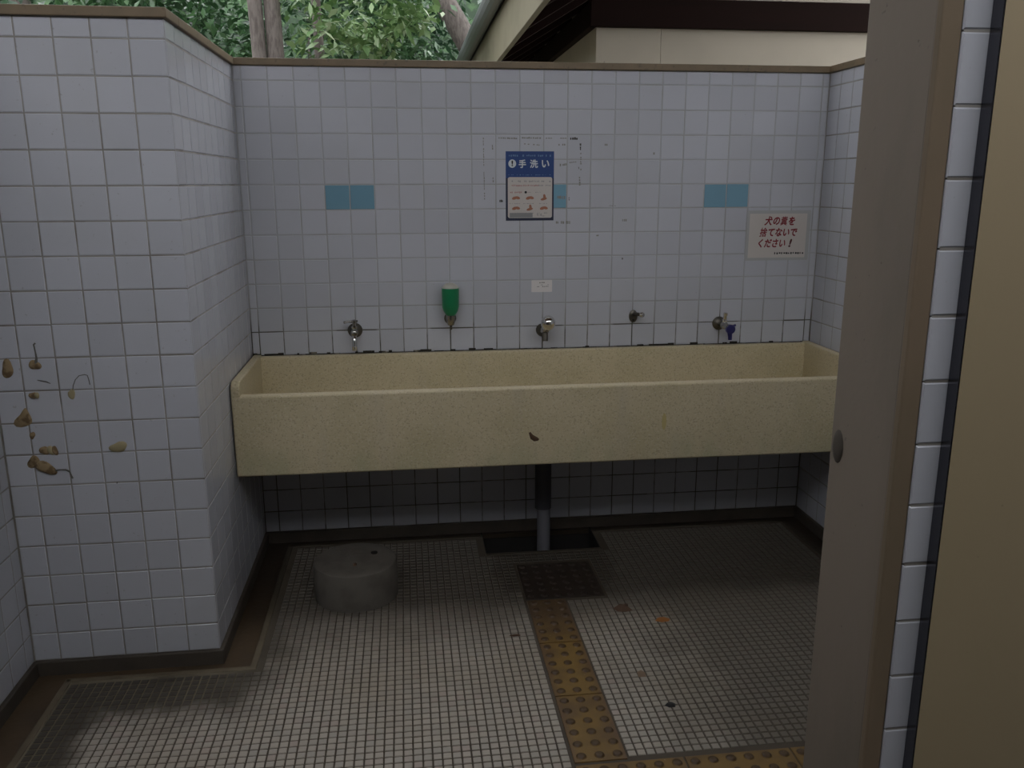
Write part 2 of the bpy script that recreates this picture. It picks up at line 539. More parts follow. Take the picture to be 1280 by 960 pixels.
# ------------------------------------------------------------------ floor
FX1, FY1 = 2.37, -.075          # right and back edge of the mosaic bed
PX0, PX1, PY0 = .95, 1.45, -.268  # drain pit
fl = MB()
for (a, b, c, d_) in ((-.62, PX0, -2.45, .004), (PX1, 2.47, -2.45, .004), (PX0, PX1, -2.45, PY0), (PX0, PX1, -.035, .004), (-.62, 2.47, -3.2, -2.45)):
    fl.box(a, b, c, d_, -.16, -.014)
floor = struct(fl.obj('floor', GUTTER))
MX0, MX0b, MYc = -.465, .105, -1.035
bed = MB()
for (a, b, c, d_) in ((MX0b, PX0 - .0, MYc, FY1), (PX1, FX1, MYc, FY1), (PX0, PX1, MYc, PY0), (MX0, FX1, -1.97, MYc)):
    bed.box(a, b, c, d_, -.033, -.0022)
bed.obj('mortar_bed', FLOOR_GROUT, floor)
rim = MB()
RW = .02
for (a, b, c, d_) in ((MX0b - .002, MX0b + RW, MYc, FY1), (MX0, MX0b + RW, MYc - RW, MYc + .002), (MX0 - .002, MX0 + RW, -1.97, MYc),
                      (MX0b, PX0, FY1 - RW, FY1 + .002), (PX1, FX1, FY1 - RW, FY1 + .002), (FX1 - RW, FX1 + .002, -1.97, FY1),
                      (PX0 - .002, PX1 + .002, PY0 - RW, PY0 + .001)):
    rim.box(a, b, c, d_, -.034, .0005)
rim.box(MX0, FX1, -1.99, -1.968, -.034, .0005)
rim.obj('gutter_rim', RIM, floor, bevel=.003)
sk = MB()
sk.box(0, W, -.012, .004, -.033, .036); sk.box(-.004, .012, -D, 0, -.033, .036); sk.box(-.58, .012, -D - .012, -D + .004, -.033, .036)
sk.box(FL - .004, FL + .012, -2.44, -D, -.033, .036); sk.box(W - .012, W + .004, -2.24, 0, -.033, .036)
struct(sk.obj('baseboard_recess', SKIRT, bevel=.004))
MB().box(PX0, PX1, PY0, -.035, -.165, -.15).obj('pit_bottom', PIT, floor)
pw = MB(); pw.box(PX0 - .002, PX0 + .004, PY0, -.035, -.15, -.004); pw.box(PX1 - .004, PX1 + .002, PY0, -.035, -.15, -.004)
pw.box(PX0, PX1, PY0 - .002, PY0 + .004, -.15, -.004); pw.box(PX0, PX1, -.039, -.033, -.15, -.034)
pw.obj('pit_lining', PIT, floor)

# tactile tiles
tac = []     # (x0,x1,y0,y1,dark)
SX0, SX1 = 1.0605, 1.2125
for k in range(3):
    tac.append((SX0, SX1, -.707 - .311 * (k + 1), -.707 - .311 * k, False))
tac.append((1.060, 1.368, -.703, -.395, True))
BY1 = -1.648
for k in range(4):
    tac.append((SX0 + .304 * k, SX0 + .304 * (k + 1), BY1 - .304, BY1, False))
for (x0, x1, y0, y1, dark) in tac:
    w, h = x1 - x0 - .003, y1 - y0 - .003
    mb = MB()
    cx, cy = (x0 + x1) / 2, (y0 + y1) / 2
    c = .0015
    a, b = w / 2, h / 2
    mb.add([(cx - a, cy - b, -.004), (cx + a, cy - b, -.004), (cx + a, cy + b, -.004), (cx - a, cy + b, -.004),
            (cx - a + c, cy - b + c, .001), (cx + a - c, cy - b + c, .001), (cx + a - c, cy + b - c, .001), (cx - a + c, cy + b - c, .001)],
           [(4, 5, 6, 7), (0, 1, 5, 4), (1, 2, 6, 5), (2, 3, 7, 6), (3, 0, 4, 7)])
    nx, ny = max(1, round((x1 - x0) / .0507)), max(1, round((y1 - y0) / .0507))
    for i in range(nx):
        for j in range(ny):
            px = x0 + (i + .5) * (x1 - x0) / nx; py = y0 + (j + .5) * (y1 - y0) / ny
            mb.lathe((px, py, .0005), (0, 0, 1), [(0, .0155), (.0025, .0135), (.0048, .0105), (.0053, .0085)], 12)
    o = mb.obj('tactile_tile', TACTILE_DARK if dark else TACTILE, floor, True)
    o['label'] = 'dark brown studded tactile tile' if dark else 'mustard yellow studded tactile tile'

# mosaic
PM = .0267
mos = []
i0 = math.ceil((MX0 + RW - 1.0545) / PM)
for i in range(i0, 60):
    xa = 1.0545 + i * PM
    xm = xa + PM / 2
    if xm + PM / 2 > FX1 - RW: continue
    for j in range(-90, 0):
        ym = (j + .5) * PM
        if ym > FY1 - RW - PM / 2 or ym < -1.96: continue
        if xm < MX0b + RW + PM / 2 and ym > MYc - RW - PM / 2: continue
        if xm < MX0 + RW + PM / 2: continue
        if PX0 - .016 - PM / 2 < xm < PX1 + .016 + PM / 2 and ym > PY0 - RW - PM / 2: continue
        if any(t[0] - PM * .36 < xm < t[1] + PM * .36 and t[2] - PM * .36 < ym < t[3] + PM * .36 for t in tac): continue
        q = project((xm, ym, 0))
        vis = q and -5 < q[0] < 1040 and -5 < q[1] < 966
        mos.append((-(1 / q[2] ** 3) if vis else 0, xm, ym))
mos.sort()
mw, mc = .0113, .0013
mvs = [(-mw, -mw, -.0024), (mw, -mw, -.0024), (mw, mw, -.0024), (-mw, mw, -.0024), (-mw + mc, -mw + mc, 0), (mw - mc, -mw + mc, 0), (mw - mc, mw - mc, 0), (-mw + mc, mw - mc, 0)]
mfs = [(4, 5, 6, 7), (0, 1, 5, 4), (1, 2, 6, 5), (2, 3, 7, 6), (3, 0, 4, 7)]
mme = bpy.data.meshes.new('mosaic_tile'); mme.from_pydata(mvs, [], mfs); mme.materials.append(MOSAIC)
rest = MB()
for n, (a, xm, ym) in enumerate(mos):
    zj = random.uniform(-.0005, .0004)
    if n < 300:
        o = link('mosaic_tile', mme, floor); o.location = (xm, ym, zj)
        o.rotation_euler = (random.uniform(-.01, .01), random.uniform(-.01, .01), random.uniform(-.03, .03))
    else:
        r = random.uniform(-.03, .03); c_, s_ = math.cos(r), math.sin(r)
        tx, ty = random.uniform(-.012, .012), random.uniform(-.012, .012)
        rest.add([(xm + v[0] * c_ - v[1] * s_, ym + v[0] * s_ + v[1] * c_, v[2] + zj + v[0] * tx + v[1] * ty) for v in mvs], mfs)
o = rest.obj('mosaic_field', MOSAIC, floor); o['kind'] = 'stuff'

# ------------------------------------------------------------------ outside ground and roof
struct(MB().box(-25, 25, -25, 25, -.4, -.17).obj('ground', EARTH))
struct(MB().box(-2.6, 4.2, -4.0, -3.2, -.17, -.03).obj('floor_outside', PAVING))
# unseen walls added behind and beside the viewpoint to block low daylight
struct(MB().box(-2.6, 4.6, -4.15, -4.0, -.17, 3.0).obj('light_screen_front', LIGHT_SCREEN))
struct(MB().box(-2.75, -2.6, -4.15, .15, -.17, 3.9).obj('light_screen_left', LIGHT_SCREEN))
struct(MB().box(4.6, 4.75, -4.15, .15, -.17, 3.9).obj('light_screen_right', LIGHT_SCREEN))
struct(MB().box(2.58, 4.6, -2.44, -2.245, -.17, 1.986).obj('wall_side_right', CREAM))
struct(MB().box(ROOF_L, ROOF_R, ROOF_FRONT, ROOF_BACK, ROOF_Z, ROOF_Z + .12).obj('ceiling', CEIL))
for i, (a, b) in enumerate(((-1.9, -3.5), (2.9, -3.5), (-1.9, .1), (2.9, .1))):
    struct(MB().box(a - .06, a + .06, b - .06, b + .06, -.17, ROOF_Z).obj('trim_%d' % (10 + i), TIMBER))

# ------------------------------------------------------------------ the trough sink
YF = -.522
trough = tag(empty('trough_sink', (W / 2, -.26, .473)), 'long cream terrazzo trough sink built across the recess under the taps', 'sink')
mb = MB()
mb.add([(.004, YF, .474), (W - .004, YF, .474), (W - .004, YF, .782), (.004, YF, .782),
        (.004, YF + .045, .474), (W - .004, YF + .045, .474), (W - .004, YF + .045, .782), (.004, YF + .045, .782)],
       [(0, 1, 2, 3), (3, 2, 6, 7), (4, 7, 6, 5), (0, 4, 5, 1), (0, 3, 7, 4), (1, 5, 6, 2)])
fix_parent(mb.obj('front_panel', TERRAZZO, None, True, bevel=.008, seg=3), trough)
fix_parent(MB().box(.004, W - .004, -.034, -.002, .474, .830).obj('back_splash', TERRAZZO, None, bevel=.005), trough)
for (a, b) in ((.004, .036), (W - .036, W - .004)):
    e = MB()
    prof = [(YF + .002, .476), (YF + .002, .815), (YF + .022, .836), (-.004, .836), (-.004, .476)]
    e.add([(a, yy, zz) for yy, zz in prof] + [(b, yy, zz) for yy, zz in prof],
          [(0, 1, 2, 3, 4), (9, 8, 7, 6, 5)] + [(i, (i + 1) % 5, 5 + (i + 1) % 5, 5 + i) for i in range(5)])
    fix_parent(e.obj('end_panel', TERRAZZO, None, bevel=.005), trough)
fix_parent(MB().box(.02, W - .02, YF + .03, -.02, .4745, .56).obj('basin_floor', TERRAZZO, None), trough)
cb_ = MB()
xx = 0.0
while xx < W:
    l = random.uniform(.008, .05)
    cb_.box(max(.002, xx), min(W - .002, xx + l), -.004 - random.uniform(0, .003), -.0014, .827, .829 + random.choice((.001, .002, .003, .005, .009, .012))); xx += l
q = Mat('black caulk', (.022, .02, .014), .8); q.mix(q.noise(30, 3).step(.55, .65), (.2, .18, .14))
o = fix_parent(cb_.obj('caulk_line', q.done()), trough); o['kind'] = 'stuff'; o['label'] = 'black stained sealant along the wall'
pipe = MB().tube([(1.214, -.15, .476), (1.214, -.15, .15)], .036, 20)
pp = fix_parent(pipe.obj('drain_pipe', PVC, None, True), trough)
cp = MB().lathe((1.217, -.15, -.149), (0, 0, 1), [(0, .029), (.302, .029)], 20).obj('lower_pipe', PVC_PALE, None, True)
cp.parent = pp
cp['label'] = 'paler grey narrower lower pipe'
st = MB()
for (cx, cz, w, h) in ((1.629, .630, .009, .034),):
    n = 14
    st.add([(cx + w * math.cos(2 * PI * k / n), YF - .0005, cz + h * math.sin(2 * PI * k / n)) for k in range(n)], [tuple(range(n))])
o = fix_parent(st.obj('rust_stain', Mat('rust stain', (.56, .46, .2), .6).m), trough); o['label'] = 'yellowish stain on the front panel'

# leaf stuck to the trough front
def leaf_blob(name, cx, cy, cz, pts, mat, label, plane='xz', curl=.004):
    n = len(pts); mb = MB()
    def P(a, b, h): return (cx + a, cy - h, cz + b) if plane == 'xz' else (cx + a, cy + b, cz + h)
    mb.add([P(a, b, .0004) for a, b in pts] + [P(a * .55, b * .55, curl) for a, b in pts] + [P(0, 0, curl * 1.15)],
           [(i, (i + 1) % n, n + (i + 1) % n, n + i) for i in range(n)] + [(n + i, n + (i + 1) % n, 2 * n) for i in range(n)])
    return tag(mb.obj(name, mat, None, True), label, {'dark_scrap': 'scrap', 'twig_scrap': 'twig'}.get(name, 'leaf'))
leaf_blob('dead_leaf', 1.115, YF, .588, [(-.019, .017), (-.012, .02), (-.002, .008), (.016, -.003), (.022, -.010), (.018, -.016), (.002, -.018), (-.012, -.008)], DRY,
          'small dark brown leaf stuck to the front of the trough')
# floor litter
leaf_blob('dead_leaf', 1.405, -.815, .0008, [(-.035, .005), (-.01, .028), (.012, .02), (.03, .03), (.022, .0), (.036, -.018), (.005, -.026), (-.02, -.02)], DRY,
          'curled dark brown leaf on the floor left of the orange leaf', 'xy', .012)
leaf_blob('orange_leaf', 1.528, -.913, .0008, [(-.028, -.005), (-.014, .016), (.012, .018), (.03, .004), (.02, -.014), (-.008, -.018)], ORANGE_LEAF,
          'orange leaf lying on the white mosaic floor', 'xy', .006)
leaf_blob('dark_scrap', 1.40, -1.417, .0008, [(-.018, 0), (-.008, .012), (.008, .013), (.017, .004), (.012, -.011), (-.006, -.012)], BLACK,
          'small black scrap on the mosaic right of the tactile strip', 'xy', .007)
leaf_blob('dead_leaf', 1.359, -1.243, .0008, [(-.014, -.016), (-.012, .014), (.004, .022), (.014, .008), (.010, -.018)], Mat('pale brown leaf', (.22, .15, .10), .8).m,
          'faded pale brown leaf fragment between the black scrap and orange leaf', 'xy', .003)
leaf_blob('twig_scrap', .985, -.956, .0008, [(-.02, .001), (0, .006), (.022, .004), (.02, -.003), (-.004, -.005)], DRY,
          'thin brown twig scrap left of the tactile strip', 'xy', .005)
leaf_blob('dead_leaf', .99, -.10, -.148, [(-.03, .0), (-.01, .03), (.02, .022), (.034, -.006), (.004, -.028)], Mat('red brown leaf', (.13, .05, .04), .8).m,
          'reddish dead leaf in the left corner of the drain pit', 'xy', .012)

# ------------------------------------------------------------------ concrete stump
stump = MB().lathe((.424, -.562, -.002), (0, 0, 1), [(0, .150), (.003, .157), (.135, .157), (.142, .153), (.144, .146), (.1425, .10), (.142, .02)], 48).obj('concrete_stump', CONCRETE, None, True)
tag(stump, 'low round grey concrete stump standing on the mosaic floor', 'stump')
q = Mat('stump hole', (.012, .01, .008), .9)
o = MB().lathe((.493, -.512, .1405), (0, 0, 1), [(0, .013), (.0032, .013), (.0036, .010)], 12).obj('lifting_hole', q.m, stump, True)
o['label'] = 'small black lifting hole in the top'
leaf_blob('dead_leaf', .424, -.61, .1415, [(-.006, -.014), (-.007, .008), (.001, .017), (.008, .005), (.005, -.014)], DRY, 'tiny brown leaf lying on the round concrete stump', 'xy', .004)

# ------------------------------------------------------------------ taps
def part(mb, name, mat, root, smooth=True, bevel=0):
    o = fix_parent(mb.obj(name, mat, None, smooth, bevel), root)
    if name.endswith('_print'): o['kind'] = 'stuff'
    return o

# tap one: cross handled faucet
X, Z = .428, .93
t = tag(empty('water_tap', (X, 0, Z)), 'small chrome tap with T handle and down spout, nearest the left wall', 'tap')
part(MB().lathe((X, 0, Z), (0, -1, 0), [(0, .031), (.004, .031), (.012, .024), (.016, .016), (.02, .014)]), 'wall_flange', GRIME_METAL, t)
part(MB().lathe((X, -.015, Z), (0, -1, 0), [(0, .011), (.03, .0115), (.036, .016), (.058, .0165), (.066, .012), (.069, .006)]), 'body', STEEL, t)
part(MB().tube([(X, -.055, Z - .004), (X, -.072, Z - .012), (X, -.083, Z - .03), (X, -.086, Z - .068)], [.0105, .010, .0095, .0095], 14).lathe((X, -.086, Z - .07), (0, 0, 1), [(0, .0112), (.016, .0112)], 14), 'spout', CHROME, t)
part(MB().lathe((X, -.048, Z + .012), (0, 0, 1), [(0, .012), (.01, .013), (.013, .007), (.026, .0065), (.028, .012), (.036, .012), (.040, .007)]), 'bonnet', STEEL, t)
hd = part(MB().tube([(X - .042, -.06, Z + .043), (X - .025, -.053, Z + .045), (X, -.048, Z + .046), (X + .014, -.045, Z + .046)], [.0052, .004, .0065, .0045], 10), 'handle', STEEL, t)

# soap dispenser
X, Z = .831, 1.0
t = tag(empty('soap_dispenser', (X, 0, .95)), 'green liquid soap dispenser hanging upside down on the tiled wall', 'soap dispenser')
part(MB().lathe((X, -.052, Z), (0, 0, 1), [(-.012, .010), (-.008, .018), (.0, .024), (.012, .031), (.03, .0355), (.1, .0365), (.108, .036)], 28), 'bottle', GREEN_PLASTIC, t)
part(MB().lathe((X, -.052, Z + .105), (0, 0, 1), [(0, .0355), (.008, .034), (.016, .027), (.022, .018), (.025, .006)], 28), 'cap', CLEAR_PLASTIC, t)
part(MB().lathe((X, -.052, Z - .052), (0, 0, 1), [(0, .006), (.004, .0135), (.012, .0165), (.034, .0185), (.046, .0185), (.05, .014)], 20), 'nozzle', STEEL, t)
part(MB().lathe((X, -.052, Z - .068), (0, 0, 1), [(0, .004), (.003, .0055), (.02, .0055)], 12), 'push_rod', GRIME_METAL, t)
part(MB().box(X - .014, X + .014, -.05, -.0, Z - .038, Z - .016).lathe((X, 0, Z - .027), (0, -1, 0), [(0, .026), (.004, .026), (.007, .02)]), 'bracket', GRIME_METAL, t, True, .003)

# push tap
X, Z = 1.231, .925
t = tag(empty('push_tap', (X, 0, Z)), 'polished push tap with a big round chrome button, middle of the row', 'tap')
part(MB().lathe((X, 0, Z - .012), (0, -1, 0), [(0, .029), (.005, .029), (.014, .022), (.02, .016)]), 'wall_flange', GRIME_METAL, t)
part(MB().tube([(X, -.015, Z - .008), (X + .002, -.045, Z - .006), (X + .004, -.075, Z + .01), (X + .005, -.09, Z + .024)], [.016, .018, .02, .018], 16), 'body', STEEL, t)
part(MB().tube([(X + .002, -.05, Z - .012), (X + .002, -.062, Z - .03), (X + .002, -.064, Z - .05)], [.014, .0125, .012], 14), 'spout', GRIME_METAL, t)
part(MB().lathe((X + .006, -.086, Z + .016), (.08, -.66, .75), [(0, .024), (.012, .029), (.022, .0315), (.034, .030), (.046, .023), (.053, .012), (.0555, .002)], 32), 'push_button', CHROME, t)

# bare bracket
X, Z = 1.634, .965
t = tag(empty('wall_bracket', (X, 0, Z)), 'bare dark metal bracket with a short chrome stub on the tiles', 'bracket')
pl_ = MB().lathe((X, 0, Z), (0, -1, 0), [(0, .019), (.006, .019), (.010, .015)], 24)
pl_.v = [(a, b, Z + (c - Z) * 1.45) for a, b, c in pl_.v]
part(pl_, 'plate', GRIME_METAL, t)
part(MB().tube([(X + .004, -.008, Z + .010), (X + .012, -.03, Z + .012), (X + .026, -.05, Z + .013)], [.009, .008, .0075], 14), 'arm', GRIME_METAL, t)
part(MB().lathe((X + .021, -.046, Z + .0125), (.55, -.8, .03), [(0, .008), (.002, .0115), (.012, .012), (.016, .009)], 18), 'stub', CHROME, t)
part(MB().lathe((X - .001, -.010, Z - .016), (0, -1, 0), [(0, .005), (.004, .004)], 10), 'screw', BLACK, t)

# tap with blue fitting
X, Z = 2.028, .925
t = tag(empty('garden_tap', (X, 0, Z)), 'chrome tap with a dark blue plastic fitting, nearest the right wall', 'tap')
part(MB().lathe((X, 0, Z), (0, -1, 0), [(0, .030), (.005, .030), (.013, .022), (.018, .014)]), 'wall_flange', GRIME_METAL, t)
part(MB().lathe((X, -.012, Z), (0, -1, 0), [(0, .011), (.034, .0115), (.04, .0155), (.064, .016), (.072, .011)]), 'body', STEEL, t)
part(MB().lathe((X + .004, -.055, Z + .010), (.05, -.1, 1), [(0, .0125), (.012, .0125), (.015, .008), (.03, .0075), (.033, .0095), (.044, .0095), (.046, .006)]), 'spindle', CHROME, t)
kb = MB().lathe((X + .022, -.068, Z - .014), (.1, -1, -.08), [(0, .013), (.004, .020), (.020, .0215), (.026, .017), (.028, .006)], 20)
part(kb, 'coupling', BLUE_PLASTIC, t)
part(MB().tube([(X + .022, -.08, Z - .028), (X + .023, -.083, Z - .045), (X + .0235, -.084, Z - .062)], [.0115, .0095, .0085], 14), 'hose_tail', BLUE_PLASTIC, t)
part(MB().tube([(X + .034, -.082, Z - .002), (X + .046, -.084, Z + .004)], [.006, .0045], 10), 'lug', BLUE_PLASTIC, t)

# ------------------------------------------------------------------ notices
def flat(mb, x0, x1, z0, z1, y, r=0, t=.0003):
    if r:
        pts = []
        for (cx, cz, a0) in ((x1 - r, z1 - r, 0), (x0 + r, z1 - r, 90), (x0 + r, z0 + r, 180), (x1 - r, z0 + r, 270)):
            for k in range(5):
                a = math.radians(a0 + 22.5 * k); pts.append((cx + r * math.cos(a), cz + r * math.sin(a)))
    else:
        pts = [(x0, z0), (x1, z0), (x1, z1), (x0, z1)]
    n = len(pts)
    mb.add([(a, y, b) for a, b in pts] + [(a, y + t, b) for a, b in pts],
           [tuple(range(n)), tuple(range(2 * n - 1, n - 1, -1))] + [(i, (i + 1) % n, n + (i + 1) % n, n + i) for i in range(n)])
    return mb
def disc(mb, cx, cz, rx, rz, y, rot=0, n=14):
    mb.add([(cx + rx * math.cos(2 * PI * k / n) * math.cos(rot) - rz * math.sin(2 * PI * k / n) * math.sin(rot), y,
             cz + rx * math.cos(2 * PI * k / n) * math.sin(rot) + rz * math.sin(2 * PI * k / n) * math.cos(rot)) for k in range(n)], [tuple(range(n))])
    return mb
def lettering(name, body, x0, x1, z0, z1, y, mat, root, shear=0.0, bold=0.0, label=None):
    """bold is in parts of the character width: the outline is laid several times, slightly shifted"""
    cu = bpy.data.curves.new(name, 'FONT'); cu.body = body; cu.shear = shear; cu.resolution_u = 3
    to = bpy.data.objects.new(name, cu); COL.objects.link(to)
    dg = bpy.context.evaluated_depsgraph_get(); dg.update()
    me0 = bpy.data.meshes.new_from_object(to.evaluated_get(dg), depsgraph=dg)
    bpy.data.objects.remove(to)
    co = np.array([(v.co.x, v.co.y) for v in me0.vertices]); faces = [tuple(f.vertices) for f in me0.polygons]
    bpy.data.meshes.remove(me0)
    shifts = [(0, 0)] + ([(bold * math.cos(k * PI / 4), bold * math.sin(k * PI / 4)) for k in range(8)] if bold else [])
    V, F = [], []
    lo, hi = co.min(0) - bold, co.max(0) + bold
    for k, (dx, dy) in enumerate(shifts):
        n0 = len(V)
        c = (co + np.array([dx, dy]) - lo) / np.maximum(hi - lo, 1e-6)
        V += [(x0 + a * (x1 - x0), y - k * 2e-6, z0 + b_ * (z1 - z0)) for a, b_ in c]
        F += [tuple(n0 + i for i in f) for f in faces]
    me = bpy.data.meshes.new(name); me.from_pydata(V, [], F); me.materials.append(mat); me.update()
    o = link(name, me); fix_parent(o, root)
    if label: o['label'] = label
    return o
def fine_print(mb, x0, x1, z0, z1, y, n, fill=.75):
    """rows too small to read: little uneven strokes"""
    st_ = (x1 - x0) / n
    for k in range(n):
        if random.random() > fill: continue
        a = x0 + k * st_
        flat(mb, a + st_ * .1, a + st_ * random.uniform(.55, .9), z0 + (z1 - z0) * random.uniform(0, .3), z1 - (z1 - z0) * random.uniform(0, .3), y)
    return mb

# poster
px0, px1, pz0, pz1 = 1.0725, 1.2755, 1.381, 1.663
p = tag(empty('poster', (1.174, 0, pz0)), 'blue and white hand-washing notice taped to the middle of the back wall', 'poster')
def lay(k): return -.0012 - .0004 * k
part(flat(MB(), px0, px1, pz0, pz1, lay(0), t=.001), 'sheet', POSTER_NAVY, p, False)
part(flat(MB(), px0, px1, 1.555, pz1, lay(1)), 'blue_header', POSTER_BLUE, p, False)
part(flat(MB(), px0 + .0085, px1 - .007, pz0 + .011, 1.559, lay(2), .008), 'white_panel', PAPER, p, False)
part(disc(MB(), 1.100, 1.6135, .0163, .0168, lay(2), n=24), 'white_disc', INK_WHITE, p, False)
lettering('exclamation_mark', '!', 1.0965, 1.1035, 1.603, 1.626, lay(3), BLACK, p, 0, .03)
Y2 = lay(2)
lettering('lettering', '手', 1.127, 1.158, 1.596, 1.630, Y2, INK_WHITE, p, 0, .028)
lettering('lettering', '洗', 1.174, 1.208, 1.596, 1.630, Y2, INK_WHITE, p, 0, .028)
lettering('lettering', 'い', 1.224, 1.2555, 1.598, 1.628, Y2, INK_WHITE, p, 0, .028)
part(fine_print(fine_print(MB(), 1.085, 1.264, 1.641, 1.650, Y2, 22, .8), 1.083, 1.262, 1.566, 1.570, Y2, 30, .6), 'fine_print', INK_PALE, p, False)
Y3 = lay(3)
g_ = MB()
fine_print(g_, 1.09, 1.262, 1.538, 1.546, Y3, 26, .6); fine_print(g_, 1.21, 1.262, 1.522, 1.528, Y3, 9, .7)
fine_print(g_, 1.165, 1.22, 1.495, 1.499, Y3, 12, .7)
for zz in (1.449, 1.413 - .003):
    for xx in (1.088, 1.146, 1.204): fine_print(g_, xx, xx + .045, zz, zz + .004, Y3, 9, .75)
fine_print(g_, 1.2, 1.225, 1.397, 1.4125, Y3, 6, .6); flat(g_, 1.227, 1.236, 1.398, 1.401, Y3)
part(g_, 'grey_print', INK_GREY, p, False)
r_ = MB()
fine_print(r_, 1.09, 1.215, 1.521, 1.529, Y3, 20, .95); fine_print(r_, 1.09, 1.142, 1.493, 1.501, Y3, 8, .9)
part(r_, 'red_print', INK_PINK, p, False)
part(disc(MB(), 1.1565, 1.4975, .0055, .005, Y3), 'black_dot', BLACK, p, False)
for k in range(6):
    cx = (1.115, 1.1735, 1.233)[k % 3]; cz = (1.474, 1.432)[k // 3]
    d_ = MB()
    if k in (2, 4):
        disc(d_, cx, cz - .004, .014, .0055, Y3, .25); disc(d_, cx + .003, cz + .005, .0055, .011, Y3 - .0001, .15)
    else:
        disc(d_, cx - .005, cz, .012, .0062, Y3, .3); disc(d_, cx + .007, cz + .001, .011, .006, Y3 - .0001, -.25)
    part(d_, 'hand_drawing', INK_SKIN, p, False)
part(flat(MB(), 1.0885, 1.186, 1.394, 1.413, Y3), 'grey_block', INK_BLOCK, p, False)

# dog notice
sx0, sx1, sz0, sz1 = 2.143, 2.4175, 1.212, 1.4065
s_ = tag(empty('notice', (2.28, 0, sz0)), 'white laminated dog-mess notice with red lettering near the right wall', 'notice')
part(flat(MB(), sx0 - .012, sx1 + .004, sz0 - .012, sz1 + .010, lay(0), .004, .001), 'laminate', FILM, s_, False)
part(flat(MB(), sx0, sx1 - .012, sz0, sz1 - .004, lay(1)), 'sheet', PAPER, s_, False)
Y3 = lay(2)
for (txt, a, b, z0, z1) in (('犬', 2.210, 2.247, 1.352, 1.392), ('の', 2.250, 2.281, 1.354, 1.388), ('糞', 2.283, 2.317, 1.352, 1.391), ('を', 2.321, 2.351, 1.352, 1.389), ('捨', 2.191, 2.227, 1.303, 1.343), ('てないで', 2.231, 2.364, 1.304, 1.341), ('ください', 2.188, 2.312, 1.256, 1.294), ('!', 2.327, 2.343, 1.257, 1.293)):
    lettering('lettering', txt, a, b, z0, z1, Y3, INK_RED if txt != '!' else Mat('sign dark red ink', (.08, .01, .012), .5).m, s_, .22, {'糞': .016, '捨': .024}.get(txt, .036))
part(fine_print(MB(), 2.263, 2.402, 1.226, 1.2355, Y3, 13, 1.0), 'fine_print', BLACK, s_, False)

# small label
l_ = tag(empty('paper_label', (1.226, 0, 1.075)), 'small white paper label stuck to the wall above the push tap', 'label')
part(flat(MB(), 1.182, 1.272, 1.078, 1.129, lay(0), .003, .001), 'sheet', Mat('label paper', (.72, .69, .67), .6).m, l_, False)
g_ = MB(); fine_print(g_, 1.216, 1.240, 1.1155, 1.121, lay(1), 4, 1); fine_print(g_, 1.206, 1.258, 1.099, 1.104, lay(1), 9, .8); fine_print(g_, 1.21, 1.258, 1.107, 1.1105, lay(1), 8, .5)
part(g_, 'fine_print', Mat('label grey ink', (.12, .11, .1), .6).m, l_, False)

# old tape outline and scuffs on the back wall
tp = MB(); td = MB()
def bits(mb, x0, x1, z0, z1, n, cover, th):
    for k in range(n):
        if random.random() > cover: continue
        f0, f1 = k / n, (k + random.uniform(.5, 1)) / n
        a0, a1 = x0 + (x1 - x0) * f0, x0 + (x1 - x0) * f1; b0, b1 = z0 + (z1 - z0) * f0, z0 + (z1 - z0) * f1
        if abs(x1 - x0) > abs(z1 - z0): flat(mb, a0, a1, b0 - th, b0 + th * random.uniform(.5, 1.2), -.0006)
        else: flat(mb, a0 - th, a0 + th * random.uniform(.2, 1), min(b0, b1), max(b0, b1), -.0006)
bits(tp, .981, .984, 1.717, 1.465, 24, .85, .0022)
bits(tp, 1.018, 1.019, 1.722, 1.655, 6, .6, .0026); bits(tp, 1.020, 1.021, 1.57, 1.50, 6, .45, .0026)
bits(tp, 1.043, 1.122, 1.7165, 1.714, 9, .95, .0032); bits(tp, 1.140, 1.222, 1.717, 1.716, 9, .95, .0032); bits(tp, 1.24, 1.331, 1.716, 1.716, 9, .9, .0024)
bits(tp, 1.15, 1.217, 1.693, 1.688, 9, .6, .0026)
bits(td, 1.343, 1.376, 1.7145, 1.7145, 4, 1, .0046)
bits(td, 1.387, 1.389, 1.695, 1.668, 4, .9, .0036); bits(tp, 1.389, 1.391, 1.665, 1.585, 10, .6, .0030); bits(tp, 1.386, 1.387, 1.56, 1.50, 6, .4, .0035)
bits(tp, 1.294, 1.325, 1.690, 1.691, 4, .8, .004)
bits(tp, 1.30, 1.33, 1.608, 1.612, 5, .75, .005); bits(tp, 1.341, 1.372, 1.618, 1.622, 4, .75, .0025); bits(td, 1.382, 1.384, 1.60, 1.585, 3, .8, .002)
bits(tp, 1.286, 1.35, 1.373, 1.371, 9, .75, .0055)
bits(tp, 1.285, 1.325, 1.478, 1.474, 7, .6, .006); bits(td, 1.341, 1.343, 1.49, 1.455, 5, .6, .0022)
bits(td, 1.046, 1.062, 1.462, 1.463, 3, 1, .0046)
bits(tp, 1.515, 1.545, 1.441, 1.440, 5, .9, .0018); bits(tp, 1.574, 1.594, 1.379, 1.379, 3, 1, .0045)
disc(td, 1.579, 1.216, .0025, .0045, -.0006)
bits(tp, 1.70, 1.73, 1.655, 1.655, 4, .6, .0045); bits(tp, 1.49, 1.51, 1.69, 1.69, 3, .7, .004)
bits(tp, 1.462, 1.482, 1.316, 1.317, 3, .8, .003)
o = tp.obj('tape_residue', TAPE, wall_back); o['label'] = 'grey tape residue outlining an old notice'; o['kind'] = 'stuff'
o = td.obj('tape_residue_dark', TAPE_DARK, wall_back); o['label'] = 'blackened tape residue specks'; o['kind'] = 'stuff'

